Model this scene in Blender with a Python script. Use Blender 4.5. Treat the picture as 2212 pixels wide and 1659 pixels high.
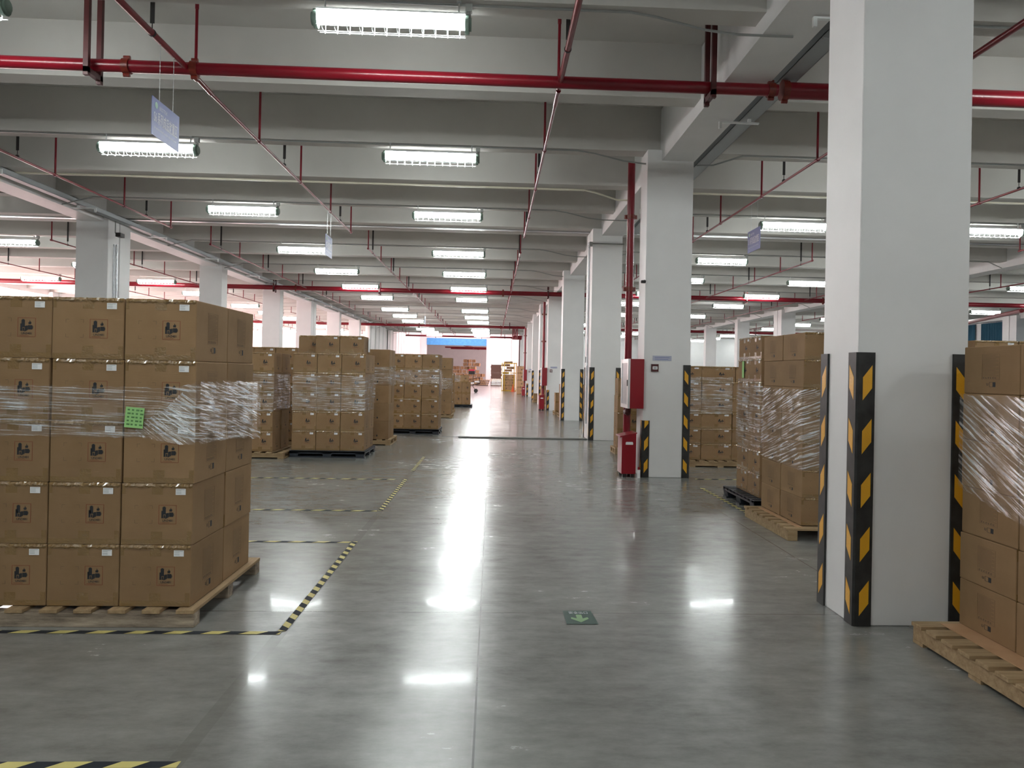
import bpy, math, random
from mathutils import Vector, Matrix
random.seed(7)
for o in list(bpy.data.objects): bpy.data.objects.remove(o)
S = bpy.context.scene; COL = S.collection

# ------------------------------------------------------------ camera
F, CX, CY = 1661.0, 1139.0, 799.5
YAW, PITCH, ROLL = math.atan(75 / F), 0.0043, 0.02
cy_, sy_ = math.cos(YAW), math.sin(YAW)
fwd = Vector((sy_ * math.cos(PITCH), cy_ * math.cos(PITCH), math.sin(PITCH)))
rt = Vector((cy_, -sy_, 0)); up = rt.cross(fwd)
r2 = math.cos(ROLL) * rt + math.sin(ROLL) * up
u2 = -math.sin(ROLL) * rt + math.cos(ROLL) * up
cam = bpy.data.cameras.new('camera'); co = bpy.data.objects.new('camera', cam); COL.objects.link(co)
m = Matrix((r2, u2, -fwd)).transposed().to_4x4(); m.translation = Vector((0, 0, 1.5)); co.matrix_world = m
cam.sensor_fit = 'HORIZONTAL'; cam.sensor_width = 36; cam.lens = 36 * F / 2212
cam.shift_x = -(CX - 1106) / 2212; cam.shift_y = -(829.5 - CY) / 2212
cam.clip_start = 0.05; cam.clip_end = 400
S.camera = co

# ------------------------------------------------------------ world, exposure, light levels
W = bpy.data.worlds.new('world'); S.world = W; W.use_nodes = True
W.node_tree.nodes['Background'].inputs[0].default_value = (1.0, 0.9, 0.88, 1)
W.node_tree.nodes['Background'].inputs[1].default_value = 0.6
S.view_settings.view_transform = 'Standard'; S.view_settings.look = 'None'
S.view_settings.gamma = 1; S.view_settings.use_curve_mapping = False
S.view_settings.exposure = 1.68
TUBE = 17.5          # radiance of the lamp covers
DAY = 5.0            # radiance of the daylit panes in the side wall
DAYEND = 2.3         # radiance of the glowing panels added in the loading bay roof

# ------------------------------------------------------------ materials
MATS = {}
def mat(name, col, rough=.6, metal=0, spec=.5, emit=None, es=0, coat=0):
    m = bpy.data.materials.new(name); m.use_nodes = True
    b = m.node_tree.nodes['Principled BSDF']
    b.inputs['Base Color'].default_value = (*col, 1); b.inputs['Roughness'].default_value = rough
    b.inputs['Metallic'].default_value = metal; b.inputs['Specular IOR Level'].default_value = spec
    b.inputs['Coat Weight'].default_value = coat
    if emit:
        b.inputs['Emission Color'].default_value = (*emit, 1); b.inputs['Emission Strength'].default_value = es
    MATS[name] = m; return m
def N(m, t, **kw):
    n = m.node_tree.nodes.new(t)
    for k, v in kw.items(): setattr(n, k, v)
    return n
def L(m, a, b): m.node_tree.links.new(a, b)
def coords(m, which='Object', scale=(1, 1, 1)):
    tc = N(m, 'ShaderNodeTexCoord'); mp = N(m, 'ShaderNodeMapping'); mp.inputs['Scale'].default_value = scale
    L(m, tc.outputs[which], mp.inputs[0]); return mp.outputs[0]
def noise(m, vec, scale, detail=4, rough=.55):
    n = N(m, 'ShaderNodeTexNoise'); n.inputs['Scale'].default_value = scale
    n.inputs['Detail'].default_value = detail; n.inputs['Roughness'].default_value = rough
    L(m, vec, n.inputs['Vector']); return n.outputs[0]
def ramp(m, fac, a, b, ca, cb):
    r = N(m, 'ShaderNodeValToRGB'); e = r.color_ramp.elements
    e[0].position = a; e[1].position = b; e[0].color = (*ca, 1); e[1].color = (*cb, 1)
    L(m, fac, r.inputs[0]); return r.outputs[0]
def rng(m, v, a, b, c, d):
    n = N(m, 'ShaderNodeMapRange'); L(m, v, n.inputs[0])
    for i, x in enumerate((a, b, c, d)): n.inputs[i + 1].default_value = x
    return n.outputs[0]
def bump(m, h, strength, dist=.01):
    b = N(m, 'ShaderNodeBump'); b.inputs['Strength'].default_value = strength; b.inputs['Distance'].default_value = dist
    L(m, h, b.inputs['Height']); L(m, b.outputs[0], m.node_tree.nodes['Principled BSDF'].inputs['Normal'])
def math_(m, op, a, b=None, c=None):
    n = N(m, 'ShaderNodeMath', operation=op)
    for i, x in enumerate((a, b, c)):
        if x is None: continue
        if isinstance(x, (int, float)): n.inputs[i].default_value = x
        else: L(m, x, n.inputs[i])
    return n.outputs[0]
def mixc(m, fac, a, b):
    n = N(m, 'ShaderNodeMix', data_type='RGBA')
    L(m, fac, n.inputs[0])
    for i, x in ((6, a), (7, b)):
        if isinstance(x, tuple): n.inputs[i].default_value = (*x, 1)
        else: L(m, x, n.inputs[i])
    return n.outputs[2]
def noisy(name, c1, c2, scale=3, rough=.6, vscale=(1, 1, 1), bs=0, bscale=60, which='Object', **kw):
    m = mat(name, c1, rough, **kw); v = coords(m, which, vscale)
    L(m, ramp(m, noise(m, v, scale), .3, .7, c1, c2), m.node_tree.nodes['Principled BSDF'].inputs['Base Color'])
    if bs: bump(m, noise(m, v, bscale), bs, .003)
    return m

paint = noisy('white_paint', (.74, .745, .745), (.79, .79, .785), 1.3, .55, bs=.15, bscale=30)
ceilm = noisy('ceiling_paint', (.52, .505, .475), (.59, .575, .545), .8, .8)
colm = noisy('column_paint', (.78, .778, .778), (.83, .826, .824), 1.7, .5, bs=.1, bscale=25)
# polished concrete floor
fl = mat('polished_concrete', (.3, .3, .28), .2, spec=.6)
P = fl.node_tree.nodes['Principled BSDF']; v = coords(fl)
vs = coords(fl, 'Object', (1, 2.2, 1))
n1 = noise(fl, v, .55, 6, .6); n2 = noise(fl, vs, 3.2, 7, .68); n3 = noise(fl, v, 35, 3)
mixn = math_(fl, 'ADD', math_(fl, 'MULTIPLY', n1, .55), math_(fl, 'MULTIPLY', n2, .45))
n4 = noise(fl, coords(fl, 'Object', (1, 1.7, 1)), 9, 8, .75)
mixb = math_(fl, 'ADD', math_(fl, 'MULTIPLY', mixn, .8), math_(fl, 'MULTIPLY', n4, .2))
base = ramp(fl, mixb, .38, .62, (.155, .157, .146), (.305, .305, .29))
sep = N(fl, 'ShaderNodeSeparateXYZ'); tcf = N(fl, 'ShaderNodeTexCoord'); L(fl, tcf.outputs['Object'], sep.inputs[0])
def line(axis, pos, wdt):
    d = math_(fl, 'ABSOLUTE', math_(fl, 'SUBTRACT', sep.outputs[axis], pos))
    return math_(fl, 'LESS_THAN', d, wdt)
j = line(0, -.045, .0045)
for p_ in (4.82, 8.12, 11.35, 14.7, 21.3, 24.6, 27.9, 31.2, 37.8, 44.4): j = math_(fl, 'MAXIMUM', j, line(1, p_, .003))
for p_ in (-5.2, -12, 2.57, 8.2, 14.2): j = math_(fl, 'MAXIMUM', j, line(0, p_, .003))
resid = math_(fl, 'MULTIPLY', line(0, -1.17, .035), math_(fl, 'MULTIPLY', rng(fl, n2, .3, .7, .1, .45), math_(fl, 'LESS_THAN', sep.outputs[1], 16)))
base = mixc(fl, resid, base, (.12, .12, .105)); base = mixc(fl, math_(fl, 'MULTIPLY', j, .8), base, (.03, .03, .03))
L(fl, base, P.inputs['Base Color'])
L(fl, rng(fl, mixn, .3, .7, .19, .30), P.inputs['Roughness'])
P.inputs['Coat Weight'].default_value = .13; P.inputs['Coat IOR'].default_value = 1.5
L(fl, rng(fl, n2, .35, .65, .03, .09), P.inputs['Coat Roughness'])
hgt = noise(fl, coords(fl, 'Object', (1, .5, 1)), 1.5, 1.5, .4)
bump(fl, math_(fl, 'ADD', hgt, math_(fl, 'MULTIPLY', n3, .01)), .55, .012)
L(fl, [n for n in fl.node_tree.nodes if n.type == 'BUMP'][0].outputs[0], P.inputs['Coat Normal'])

def cardboard(name, a, b):
    m = mat(name, a, .78, spec=.25); vv = coords(m, 'Object')
    oi = N(m, 'ShaderNodeObjectInfo')
    f = noise(m, vv, 5, 5); c = ramp(m, f, .3, .75, a, b)
    h = N(m, 'ShaderNodeHueSaturation'); L(m, c, h.inputs['Color'])
    L(m, rng(m, oi.outputs['Random'], 0, 1, .9, 1.1), h.inputs['Value'])
    L(m, h.outputs[0], m.node_tree.nodes['Principled BSDF'].inputs['Base Color'])
    bump(m, noise(m, coords(m, 'Object', (1, 1, 14)), 12, 3), .12, .004)
    return m
card = cardboard('brown_cardboard', (.272, .168, .084), (.33, .208, .110))
card2 = cardboard('pale_cardboard', (.44, .26, .14), (.54, .33, .19))
tape = mat('packing_tape', (.255, .155, .058), .12, spec=.8, coat=.6)
bump(tape, noise(tape, coords(tape, 'Object', (1, 1, 1.6)), 40, 4, .6), .8, .004)
ink = mat('black_ink', (.02, .022, .026), .7); redink = mat('red_ink', (.22, .05, .02), .7)
faint = mat('brown_ink', (.17, .11, .06), .8)
label = mat('white_label', (.88, .88, .88), .5); lblink = mat('label_ink', (.35, .36, .38), .6)
def woodm(name, a, b, sc=(1, 12, 12)):
    m = mat(name, a, .75, spec=.3); f = noise(m, coords(m, 'Object', sc), 2.2, 6, .7)
    L(m, ramp(m, f, .32, .68, a, b), m.node_tree.nodes['Principled BSDF'].inputs['Base Color'])
    bump(m, f, .4, .004); return m
wood = woodm('pallet_wood', (.27, .175, .09), (.47, .34, .195))
woodold = woodm('weathered_wood', (.09, .065, .05), (.50, .41, .31), (1.2, 8, 8))
woody = woodm('pallet_wood_lengthwise', (.27, .175, .09), (.46, .33, .19), (12, 1, 12))
plast = noisy('black_plastic', (.012, .017, .026), (.02, .026, .036), 4, .45)
rubber = noisy('black_rubber', (.009, .009, .009), (.035, .035, .034), 9, .5)
yel = mat('yellow_reflector', (.80, .40, .015), .35, spec=.7)
bump(yel, noise(yel, coords(yel, 'Object'), 110, 2), .5, .004)
red = noisy('red_pipe_paint', (.21, .004, .014), (.17, .003, .010), 2, .28)
dred = noisy('dark_red_primer', (.09, .012, .012), (.06, .01, .01), 5, .5)
cabred = mat('red_cabinet_paint', (.27, .004, .014), .3)
clampm = noisy('orange_red_coupling', (.19, .022, .010), (.12, .012, .008), 20, .35)
steel = mat('galvanised_steel', (.62, .63, .63), .32, metal=.9)
alum = mat('aluminium_frame', (.72, .72, .73), .35, metal=.7)
blackm = mat('dark_steel', (.015, .012, .012), .5)
lampend = mat('lamp_end_green', (.17, .24, .20), .5)
guardm = mat('lamp_guard_wire', (.85, .88, .88), .4)
tube = mat('lamp_cover_light', (.9, .95, .95), .4, emit=(.95, 1.0, .985), es=TUBE)
conduit = mat('grey_conduit', (.32, .33, .32), .4, metal=.5); cream = mat('cream_trunking', (.66, .63, .50), .5)
tapey = mat('yellow_floor_tape', (.66, .57, .20), .45); tapek = mat('black_floor_tape', (.02, .024, .032), .7, spec=.2)
pane = mat('daylit_pane', (.8, .8, .8), .3, emit=(1, .70, .69), es=DAY)
pane2 = mat('pink_glow_pane', (.8, .8, .8), .3, emit=(1, .70, .715), es=DAYEND)
pane3 = mat('bright_doorway_pane', (.8, .8, .8), .3, emit=(1, .95, .90), es=.75)
signb = mat('sign_blue', (.20, .23, .46), .4); signw = mat('sign_white', (.75, .76, .82), .5); logog = mat('logo_green', (.45, .66, .55), .5)
note = mat('green_paper', (.36, .68, .25), .7)
bluem = noisy('blue_tarpaulin', (.05, .27, .62), (.08, .36, .75), 6, .5)
curt = mat('blue_curtain', (.03, .12, .19), .8)
greenf = mat('green_floor_sign', (.05, .09, .075), .5); greena = mat('green_arrow', (.26, .42, .22), .5)
yframe = mat('yellow_frame', (.75, .45, .02), .4); orng = mat('orange_cone_plastic', (.8, .12, .03), .5)
foil = mat('clear_film_bundle', (.78, .82, .86), .18, metal=.6)
bump(foil, noise(foil, coords(foil, 'Object', (3, 3, 1)), 14, 4), 1, .03)
traym = mat('tray_steel', (.34, .36, .37), .5, metal=.5)
door = mat('cabinet_door_glass', (.62, .63, .66), .18, metal=.3)
# stretch film; white diffuse streaks paint in lamp highlights along its creases
def filmmat(name, ang, amount, sc=(1.6, 62, 1)):
    m = bpy.data.materials.new(name); m.use_nodes = True; nt = m.node_tree
    for n in list(nt.nodes):
        if n.type != 'OUTPUT_MATERIAL': nt.nodes.remove(n)
    out = [n for n in nt.nodes][0]
    tc = N(m, 'ShaderNodeTexCoord'); mp = N(m, 'ShaderNodeMapping')
    mp.inputs['Rotation'].default_value = (0, ang, 0)
    L(m, tc.outputs['UV'], mp.inputs[0]); mp2 = N(m, 'ShaderNodeMapping'); mp2.inputs['Scale'].default_value = sc
    mp.inputs['Rotation'].default_value = (0, 0, ang); L(m, mp.outputs[0], mp2.inputs[0])
    n1 = noise(m, mp2.outputs[0], 1.3, 6, .62)
    b = N(m, 'ShaderNodeBump'); b.inputs['Strength'].default_value = 1; b.inputs['Distance'].default_value = .012; L(m, n1, b.inputs['Height'])
    g = N(m, 'ShaderNodeBsdfGlossy'); g.inputs['Roughness'].default_value = .16; g.inputs['Color'].default_value = (1, 1, 1, 1); L(m, b.outputs[0], g.inputs['Normal'])
    d = N(m, 'ShaderNodeBsdfDiffuse'); d.inputs['Color'].default_value = (.8, .82, .84, 1)
    t = N(m, 'ShaderNodeBsdfTransparent'); t.inputs['Color'].default_value = (.97, .97, .97, 1)
    nl = noise(m, mp.outputs[0], 4.5, 2); f = math_(m, 'MULTIPLY', rng(m, n1, .50, .58, .08, amount), rng(m, nl, .38, .60, .25, 1)); mx = N(m, 'ShaderNodeMixShader'); L(m, f, mx.inputs[0]); L(m, t.outputs[0], mx.inputs[1]); L(m, g.outputs[0], mx.inputs[2])
    mx2 = N(m, 'ShaderNodeMixShader'); L(m, math_(m, 'MULTIPLY', rng(m, n1, .57, .64, .04, .9), rng(m, nl, .40, .60, .25, 1)), mx2.inputs[0]); L(m, mx.outputs[0], mx2.inputs[1]); L(m, d.outputs[0], mx2.inputs[2])
    L(m, mx2.outputs[0], out.inputs[0]); return m
film = filmmat('stretch_film', .03, .75); films = filmmat('stretch_film_taut', .16, 1.0, (2.4, 46, 1)); filmf = filmmat('stretch_film_fan', .5, .9, (2, 50, 1)); filmr = filmmat('stretch_film_creased', .28, .85, (1.6, 34, 1)); filmx = filmmat('stretch_film_crossed', -.3, .9, (1.8, 40, 1))

# ------------------------------------------------------------ helpers
class MB:
    def __init__(s): s.v = []; s.f = []; s.mi = []; s.uv = None
    def add(s, vs, fs, m=0):
        o = len(s.v); s.v += [tuple(x) for x in vs]
        for f in fs: s.f.append([i + o for i in f]); s.mi.append(m)
        return s
    def box(s, x0, x1, y0, y1, z0, z1, m=0):
        return s.add([(x0, y0, z0), (x1, y0, z0), (x1, y1, z0), (x0, y1, z0), (x0, y0, z1), (x1, y0, z1), (x1, y1, z1), (x0, y1, z1)],
                     [(0, 3, 2, 1), (4, 5, 6, 7), (0, 1, 5, 4), (1, 2, 6, 5), (2, 3, 7, 6), (3, 0, 4, 7)], m)
    def cyl(s, p, q, r, n=12, m=0, r1=None):
        p, q = Vector(p), Vector(q); d = (q - p).normalized(); a = d.orthogonal().normalized(); b = d.cross(a)
        r1 = r if r1 is None else r1; vs = []
        for c, rr in ((p, r), (q, r1)):
            for i in range(n):
                t = 2 * math.pi * i / n; vs.append(c + (a * math.cos(t) + b * math.sin(t)) * rr)
        fs = [(i, (i + 1) % n, n + (i + 1) % n, n + i) for i in range(n)] + [tuple(range(n))[::-1], tuple(range(n, 2 * n))]
        return s.add(vs, fs, m)
    def path(s, pts, r, n=8, m=0):
        for a, b in zip(pts, pts[1:]): s.cyl(a, b, r, n, m)
        return s
    def prism(s, poly, o, ux, uy, t, m=0):      # flat polygon in the plane o,ux,uy with thickness t along the normal
        o, ux, uy = Vector(o), Vector(ux), Vector(uy); nn = ux.cross(uy).normalized() * t; k = len(poly)
        a = [o + ux * x + uy * y for x, y in poly]
        return s.add(a + [p + nn for p in a], [tuple(range(k))[::-1], tuple(range(k, 2 * k))] + [(i, (i + 1) % k, k + (i + 1) % k, k + i) for i in range(k)], m)
    def rect(s, o, ux, uy, x0, x1, y0, y1, t, m=0):
        return s.prism([(x0, y0), (x1, y0), (x1, y1), (x0, y1)], o, ux, uy, t, m)
    def text(s, st, size, o, ux, uy, m=0, align='LEFT', width=None):
        vs, fs, w = textmesh(st)
        if not vs: return s
        o, ux, uy = Vector(o), Vector(ux), Vector(uy); sx = size if width is None else width / w
        off = {'LEFT': 0, 'CENTER': -w / 2 * sx}[align]
        return s.add([o + ux * (x * sx + off) + uy * (y * size) for x, y in vs], fs, m)
    def build(s, name, mats, parent=None, loc=(0, 0, 0), smooth=False, bevel=0):
        me = bpy.data.meshes.new(name); me.from_pydata(s.v, [], s.f)
        if not isinstance(mats, (list, tuple)): mats = [mats]
        for mm in mats: me.materials.append(mm)
        for p, i in zip(me.polygons, s.mi): p.material_index = i
        if s.uv:
            ul = me.uv_layers.new(name='UVMap')
            for lp in me.loops: ul.data[lp.index].uv = s.uv[lp.vertex_index]
        if smooth:
            me.polygons.foreach_set('use_smooth', [True] * len(me.polygons))
            try: me.set_sharp_from_angle(angle=math.radians(40))
            except Exception: pass
        me.update(); ob = bpy.data.objects.new(name, me); COL.objects.link(ob); ob.location = loc
        if parent: ob.parent = parent
        if bevel:
            bv = ob.modifiers.new('b', 'BEVEL'); bv.width = bevel; bv.segments = 2; bv.limit_method = 'ANGLE'
        return ob
TXT = {}
def textmesh(st, off=.0):
    if st in TXT: return TXT[st]
    c = bpy.data.curves.new('t', 'FONT'); c.body = st; c.resolution_u = 2; c.offset = .014 if '系' in st or 'UN' in st else 0; o = bpy.data.objects.new('t', c); COL.objects.link(o)
    bpy.context.view_layer.update(); dg = bpy.context.evaluated_depsgraph_get()
    me = bpy.data.meshes.new_from_object(o.evaluated_get(dg))
    vs = [(q.co.x, q.co.y) for q in me.vertices]; fs = [tuple(p.vertices) for p in me.polygons]
    w = max([x for x, y in vs] + [.01]); bpy.data.objects.remove(o); bpy.data.meshes.remove(me)
    TXT[st] = (vs, fs, w); return TXT[st]
def tag(o, lab=None, cat=None, group=None, kind=None):
    if lab: o['label'] = lab
    if cat: o['category'] = cat
    if group: o['group'] = group
    if kind: o['kind'] = kind
    return o
def empty(name, loc, rz=0):
    o = bpy.data.objects.new(name, None); COL.objects.link(o); o.location = loc; o.rotation_euler.z = rz; o.empty_display_size = .1; return o
def kids(o): return [c for c in KIDS.get(o.name, [])]
KIDS = {}
def reg(o):      # remember the family of a source object for copying
    KIDS[o.name] = [c for c in bpy.data.objects if c.parent == o]
    for c in KIDS[o.name]: reg(c)
    return o
def dup(o, loc=None, rz=None, parent=None):
    c = o.copy(); COL.objects.link(c); c.parent = parent
    if loc is not None: c.location = loc
    if rz is not None: c.rotation_euler.z = rz
    for k in kids(o): dup(k, parent=c)
    return c
ORD = ['first', 'second', 'third', 'fourth', 'fifth', 'sixth', 'seventh', 'eighth', 'ninth', 'tenth', 'eleventh', 'twelfth', 'thirteenth', 'fourteenth', 'fifteenth', 'sixteenth', 'seventeenth', 'eighteenth', 'nineteenth', 'twentieth']

# ------------------------------------------------------------ the hall
def struct(mb, name, mats, lab=None, cat=None, **kw):
    o = mb.build(name, mats, **kw); o['kind'] = 'structure'
    if lab: o['label'] = lab; o['category'] = cat
    return o
XL, XR, YB, YE, ZS, ZBM, ZLB = -21.2, 26.4, -12.0, 68.5, 5.5, 4.85, 4.69
struct(MB().box(XL - .3, XR + .3, YB - .3, 132, -.3, 0), 'floor', fl, 'polished grey concrete floor of the warehouse', 'floor')
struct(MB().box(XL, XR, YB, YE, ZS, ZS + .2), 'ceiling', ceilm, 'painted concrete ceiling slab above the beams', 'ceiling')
struct(MB().box(XL, XR, YB - .3, YB, 0, ZS), 'wall_back', paint, 'white wall behind the camera', 'wall')
struct(MB().box(XR, XR + .3, YB, YE, 0, ZS), 'wall_right', paint, 'white wall at the far right behind the curtains', 'wall')
# left side wall with daylit windows between its piers
mb = MB(); segs = []; y = 25.2
mb.box(XL - .3, XL, YB, y, 0, ZS); wi = 0
while y < 66:
    y1 = min(y + 5.6, 68.2)
    mb.box(XL - .3, XL, y, y1, 0, .9); mb.box(XL - .3, XL, y, y1, 4.7, ZS); segs.append((y, y1)); y = y1 + .6
    mb.box(XL - .3, XL, y1, min(y, YE), 0, ZS)
struct(mb, 'wall_left', paint, 'white wall far left pierced by tall daylit windows', 'wall')
for i, (a, b) in enumerate(segs):
    f = MB().box(XL - .2, XL - .1, a, a + .06, .9, 4.7).box(XL - .2, XL - .1, b - .06, b, .9, 4.7).box(XL - .2, XL - .1, a, b, .9, .96).box(XL - .2, XL - .1, a, b, 4.64, 4.7)
    for k in range(1, 4):
        yy = a + (b - a) * k / 4; f.box(XL - .19, XL - .11, yy - .03, yy + .03, .9, 4.7)
    f.box(XL - .19, XL - .11, a, b, 2.6, 2.66)
    w = struct(f, 'window_%d' % (i + 1), alum, '%s tall bright window in the far left wall, counted from the camera' % ORD[i], 'window')
    MB().box(XL - .16, XL - .14, a + .05, b - .05, .95, 4.65).build('pane', pane, w)
nwin = len(segs)
# end walls of the outer bays, and the loading bay beyond
struct(MB().box(XL, -9.2, YE, YE + .3, 0, ZS), 'wall_far_left', paint, 'white end wall of the left outer bay', 'wall')
struct(MB().box(2.9, XR, YE, YE + .3, 0, ZS), 'wall_far_right', paint, 'white end wall of the right bay', 'wall')
mb = MB(); mb.box(-8.75, -8.6, 54, 92, 0, ZS); mb.box(-8.75, -8.6, YE, 92, ZS, 7.5)
for k in range(19): mb.box(-8.6, -8.56, 54.4 + 2 * k, 54.5 + 2 * k, 0, 5.4)
struct(mb, 'wall_panelled', paint, 'bright white panelled wall running along the far left of the aisle', 'wall')
struct(MB().box(2.3, 2.5, YE, 92, 0, 7.5).box(2.5, 2.9, YE, YE + .3, 0, 7.5), 'wall_bay_right', paint, 'white wall on the right of the loading bay', 'wall')
struct(MB().box(-9.2, 2.9, YE, YE + .25, ZS, 7.7), 'wall_fascia', paint, 'white fascia where the roof steps up over the loading bay', 'wall')
struct(MB().box(-8.8, 2.5, YE, 92.3, 7.5, 7.7), 'ceiling_bay', ceilm, 'high ceiling of the loading bay', 'ceiling')
mb = MB().box(-9, -7.88, 92, 92.3, 0, 7.5).box(-.78, -.15, 92, 92.3, 0, 7.5).box(-7.88, -.78, 92, 92.3, 4.7, 7.5).box(-.15, 2.5, 92, 92.3, 5.7, 7.5)
struct(mb, 'wall_far_end', paint, 'white end wall around the far doorway under the blue sheet', 'wall')
for i in range(4):  # unseen glowing panels, added overhead to brighten the far end
    f = MB().box(-7, .8, 69.5 + 5.6 * i, 69.6 + 5.6 * i, 7.4, 7.5).box(-7, .8, 73.5 + 5.6 * i, 73.6 + 5.6 * i, 7.4, 7.5)
    w = struct(f, 'window_%d' % (nwin + 1 + i), alum, '%s added glowing panel in the loading bay roof' % ORD[i], 'window')
    MB().box(-7, .8, 69.6 + 5.6 * i, 73.5 + 5.6 * i, 7.44, 7.46).build('pane', pane2, w)
f = MB().box(-.15, -.08, 92.05, 92.2, 0, 5.7).box(2.12, 2.3, 92.05, 92.2, 0, 5.7).box(-.15, 2.3, 92.05, 92.2, 5.6, 5.7).box(1.62, 1.66, 92.02, 92.1, 0, 5.6)
w = struct(f, 'window_%d' % (nwin + 5), alum, 'glaring tall white opening at the right of the far end wall', 'window')
MB().box(-.08, 2.2, 92.1, 92.13, 0, 5.6).build('pane', pane3, w)
# the room beyond the far doorway
struct(MB().box(-16, 8, 126, 126.3, 0, 7).box(-16, -15.8, 92.3, 126, 0, 7).box(7.8, 8, 92.3, 126, 0, 7), 'wall_beyond', paint, 'pale walls of the room beyond the far doorway', 'wall')
struct(MB().box(-16, 8, 92.3, 126, 5.9, 6.1), 'ceiling_beyond', ceilm, 'pale ceiling of the room beyond the doorway', 'ceiling')
f = MB().box(7.7, 7.8, 95, 120, .9, 1).box(7.7, 7.8, 95, 120, 5.2, 5.3)
w = struct(f, 'window_%d' % (nwin + 6), alum, 'long window lighting the room beyond the doorway', 'window')
MB().box(7.74, 7.76, 95, 120, 1, 5.2).build('pane', pane2, w)

# beams and columns
CF = [-8.74, -2.07, 4.6, 11.27, 17.5, 18.05, 24.7, 31.37, 36.7, 37.25, 43.4, 49.9, 56.4, 62.9]      # front faces of the columns
BY = [-10.7, -8.5, -6.28, -4.05, -1.83, .4, 2.62, 4.85, 7.07, 9.3, 11.52, 13.67, 15.75, 17.75, 18.4, 20.72, 22.83, 24.95, 27.2, 29.4, 31.62, 33.5, 35.2, 36.95, 37.5, 39.7, 41.9, 44.15, 46.4, 48.6, 50.85, 53.1, 55.3, 57.55, 59.8, 62, 64.2, 66.5]
for i, y in enumerate(BY):
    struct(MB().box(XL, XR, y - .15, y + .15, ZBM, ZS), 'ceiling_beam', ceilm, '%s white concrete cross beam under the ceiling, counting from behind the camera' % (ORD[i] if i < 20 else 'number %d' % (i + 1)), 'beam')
ends = [YB, 17.98, 18.08, 37.18, 37.28, YE]
for nm, x0, x1 in (('aisle right', 2.44, 2.93), ('aisle left', -9.2, -8.7), ('far right', 14.1, 14.6), ('window side', XL, XL + .5), ('curtain side', 25.9, XR)):
    for k in range(3):
        struct(MB().box(x0, x1, ends[2 * k], ends[2 * k + 1], ZLB, ZS - .02), 'lengthwise_beam', colm, 'deep white lengthwise beam over the %s columns, %s stretch' % (nm, ('near', 'middle', 'far')[k]), 'beam')
ROWS = (('right aisle row', 2.23, 2.92), ('left aisle row', -9.3, -8.6), ('far right row', 13.95, 14.65), ('curtain wall row', 25.7, 26.39), ('window wall row', -21.19, -20.5))
for nm, x0, x1 in ROWS:
    for i, y in enumerate(CF):
        if nm == 'window wall row' and y < 10: continue
        mb = MB().box(x0, x1, y, y + .5, 0, ZBM if nm == 'right aisle row' else ZBM)
        struct(mb, 'column', colm, 'square white concrete column, %s of the %s' % (ORD[i], nm), 'column', bevel=.008)
# joint covers
mb = MB().box(-9.2, 2.5, 18.0, 18.11, 4.835, 4.86).box(3, 14, 18.0, 18.11, 4.835, 4.86).box(-20.5, -9.3, 18, 18.11, 4.835, 4.86)
tag(mb.build('joint_cover_strip', steel), 'shiny metal strip covering the ceiling expansion joint', 'joint cover')
mb = MB().box(-.75, 2.2, 17.62, 17.95, 0, .012).box(-.75, 2.2, 17.6, 17.66, .012, .03)
tag(mb.build('floor_joint_plate', noisy('worn_grey_plate', (.22, .22, .21), (.30, .30, .29), 6, .5)), 'low grey metal plate across the aisle floor at the twin columns', 'floor plate')
struct(MB().box(-20, -.75, 17.85, 17.88, .0, .003), 'trim_1', blackm, 'dark floor expansion joint', 'trim')

# ------------------------------------------------------------ corner guards
def guard(x, y, sx, sy, h, lab, grp=None, n=5, name='corner_guard'):
    # x,y the column corner; sx the way the front leg runs; sy=+1 leg runs back
    t, w = .014, .1; c = .012
    prof = [(-t * sx, w), (-t * sx, -t + c), (-t * sx + c * sx, -t), (w * sx, -t), (w * sx, 0), (0, 0), (0, w)]
    if sy < 0: prof = [(a, -b) for a, b in prof]
    k = len(prof); vs = [(a, b, 0.002) for a, b in prof] + [(a, b, h) for a, b in prof]
    fs = [(i, (i + 1) % k, k + (i + 1) % k, k + i) for i in range(k)] + [tuple(range(k)), tuple(range(k, 2 * k))]
    g = MB().add(vs, fs).build(name, rubber, loc=(x, y, 0))
    tag(g, lab, 'corner guard', grp)
    fy = (-t - .0015) * sy
    for i in range(n):
        z0 = .065 + .328 * i; zz = [(.024, z0), (.082, z0 + .075), (.082, z0 + .215), (.024, z0 + .14)]
        zz = [(a, min(b, h)) for a, b in zz]
        a = [(sx * u, fy, q) for u, q in zz]; b2 = [(sx * u, fy + .001 * sy, q) for u, q in zz]
        MB().add(a + b2, [(0, 1, 2, 3), (7, 6, 5, 4), (0, 1, 5, 4), (1, 2, 6, 5), (2, 3, 7, 6), (3, 0, 4, 7)]).build('reflective_patch', yel, g)['label'] = 'yellow reflective slanted patch'
        xx = (-t - .0015) * sx; a = [(xx, sy * u, q) for u, q in zz]; b2 = [(xx + .001 * sx, sy * u, q) for u, q in zz]
        MB().add(a + b2, [(0, 1, 2, 3), (7, 6, 5, 4), (0, 1, 5, 4), (1, 2, 6, 5), (2, 3, 7, 6), (3, 0, 4, 7)]).build('reflective_patch', yel, g)['label'] = 'yellow reflective slanted patch'
    return g
NEAR = {4.6: 'nearest', 11.27: 'second', 17.5: 'third', 24.7: 'fourth', 31.37: 'fifth', 36.7: 'sixth', 43.4: 'seventh', 49.9: 'eighth', 56.4: 'ninth'}
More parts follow.
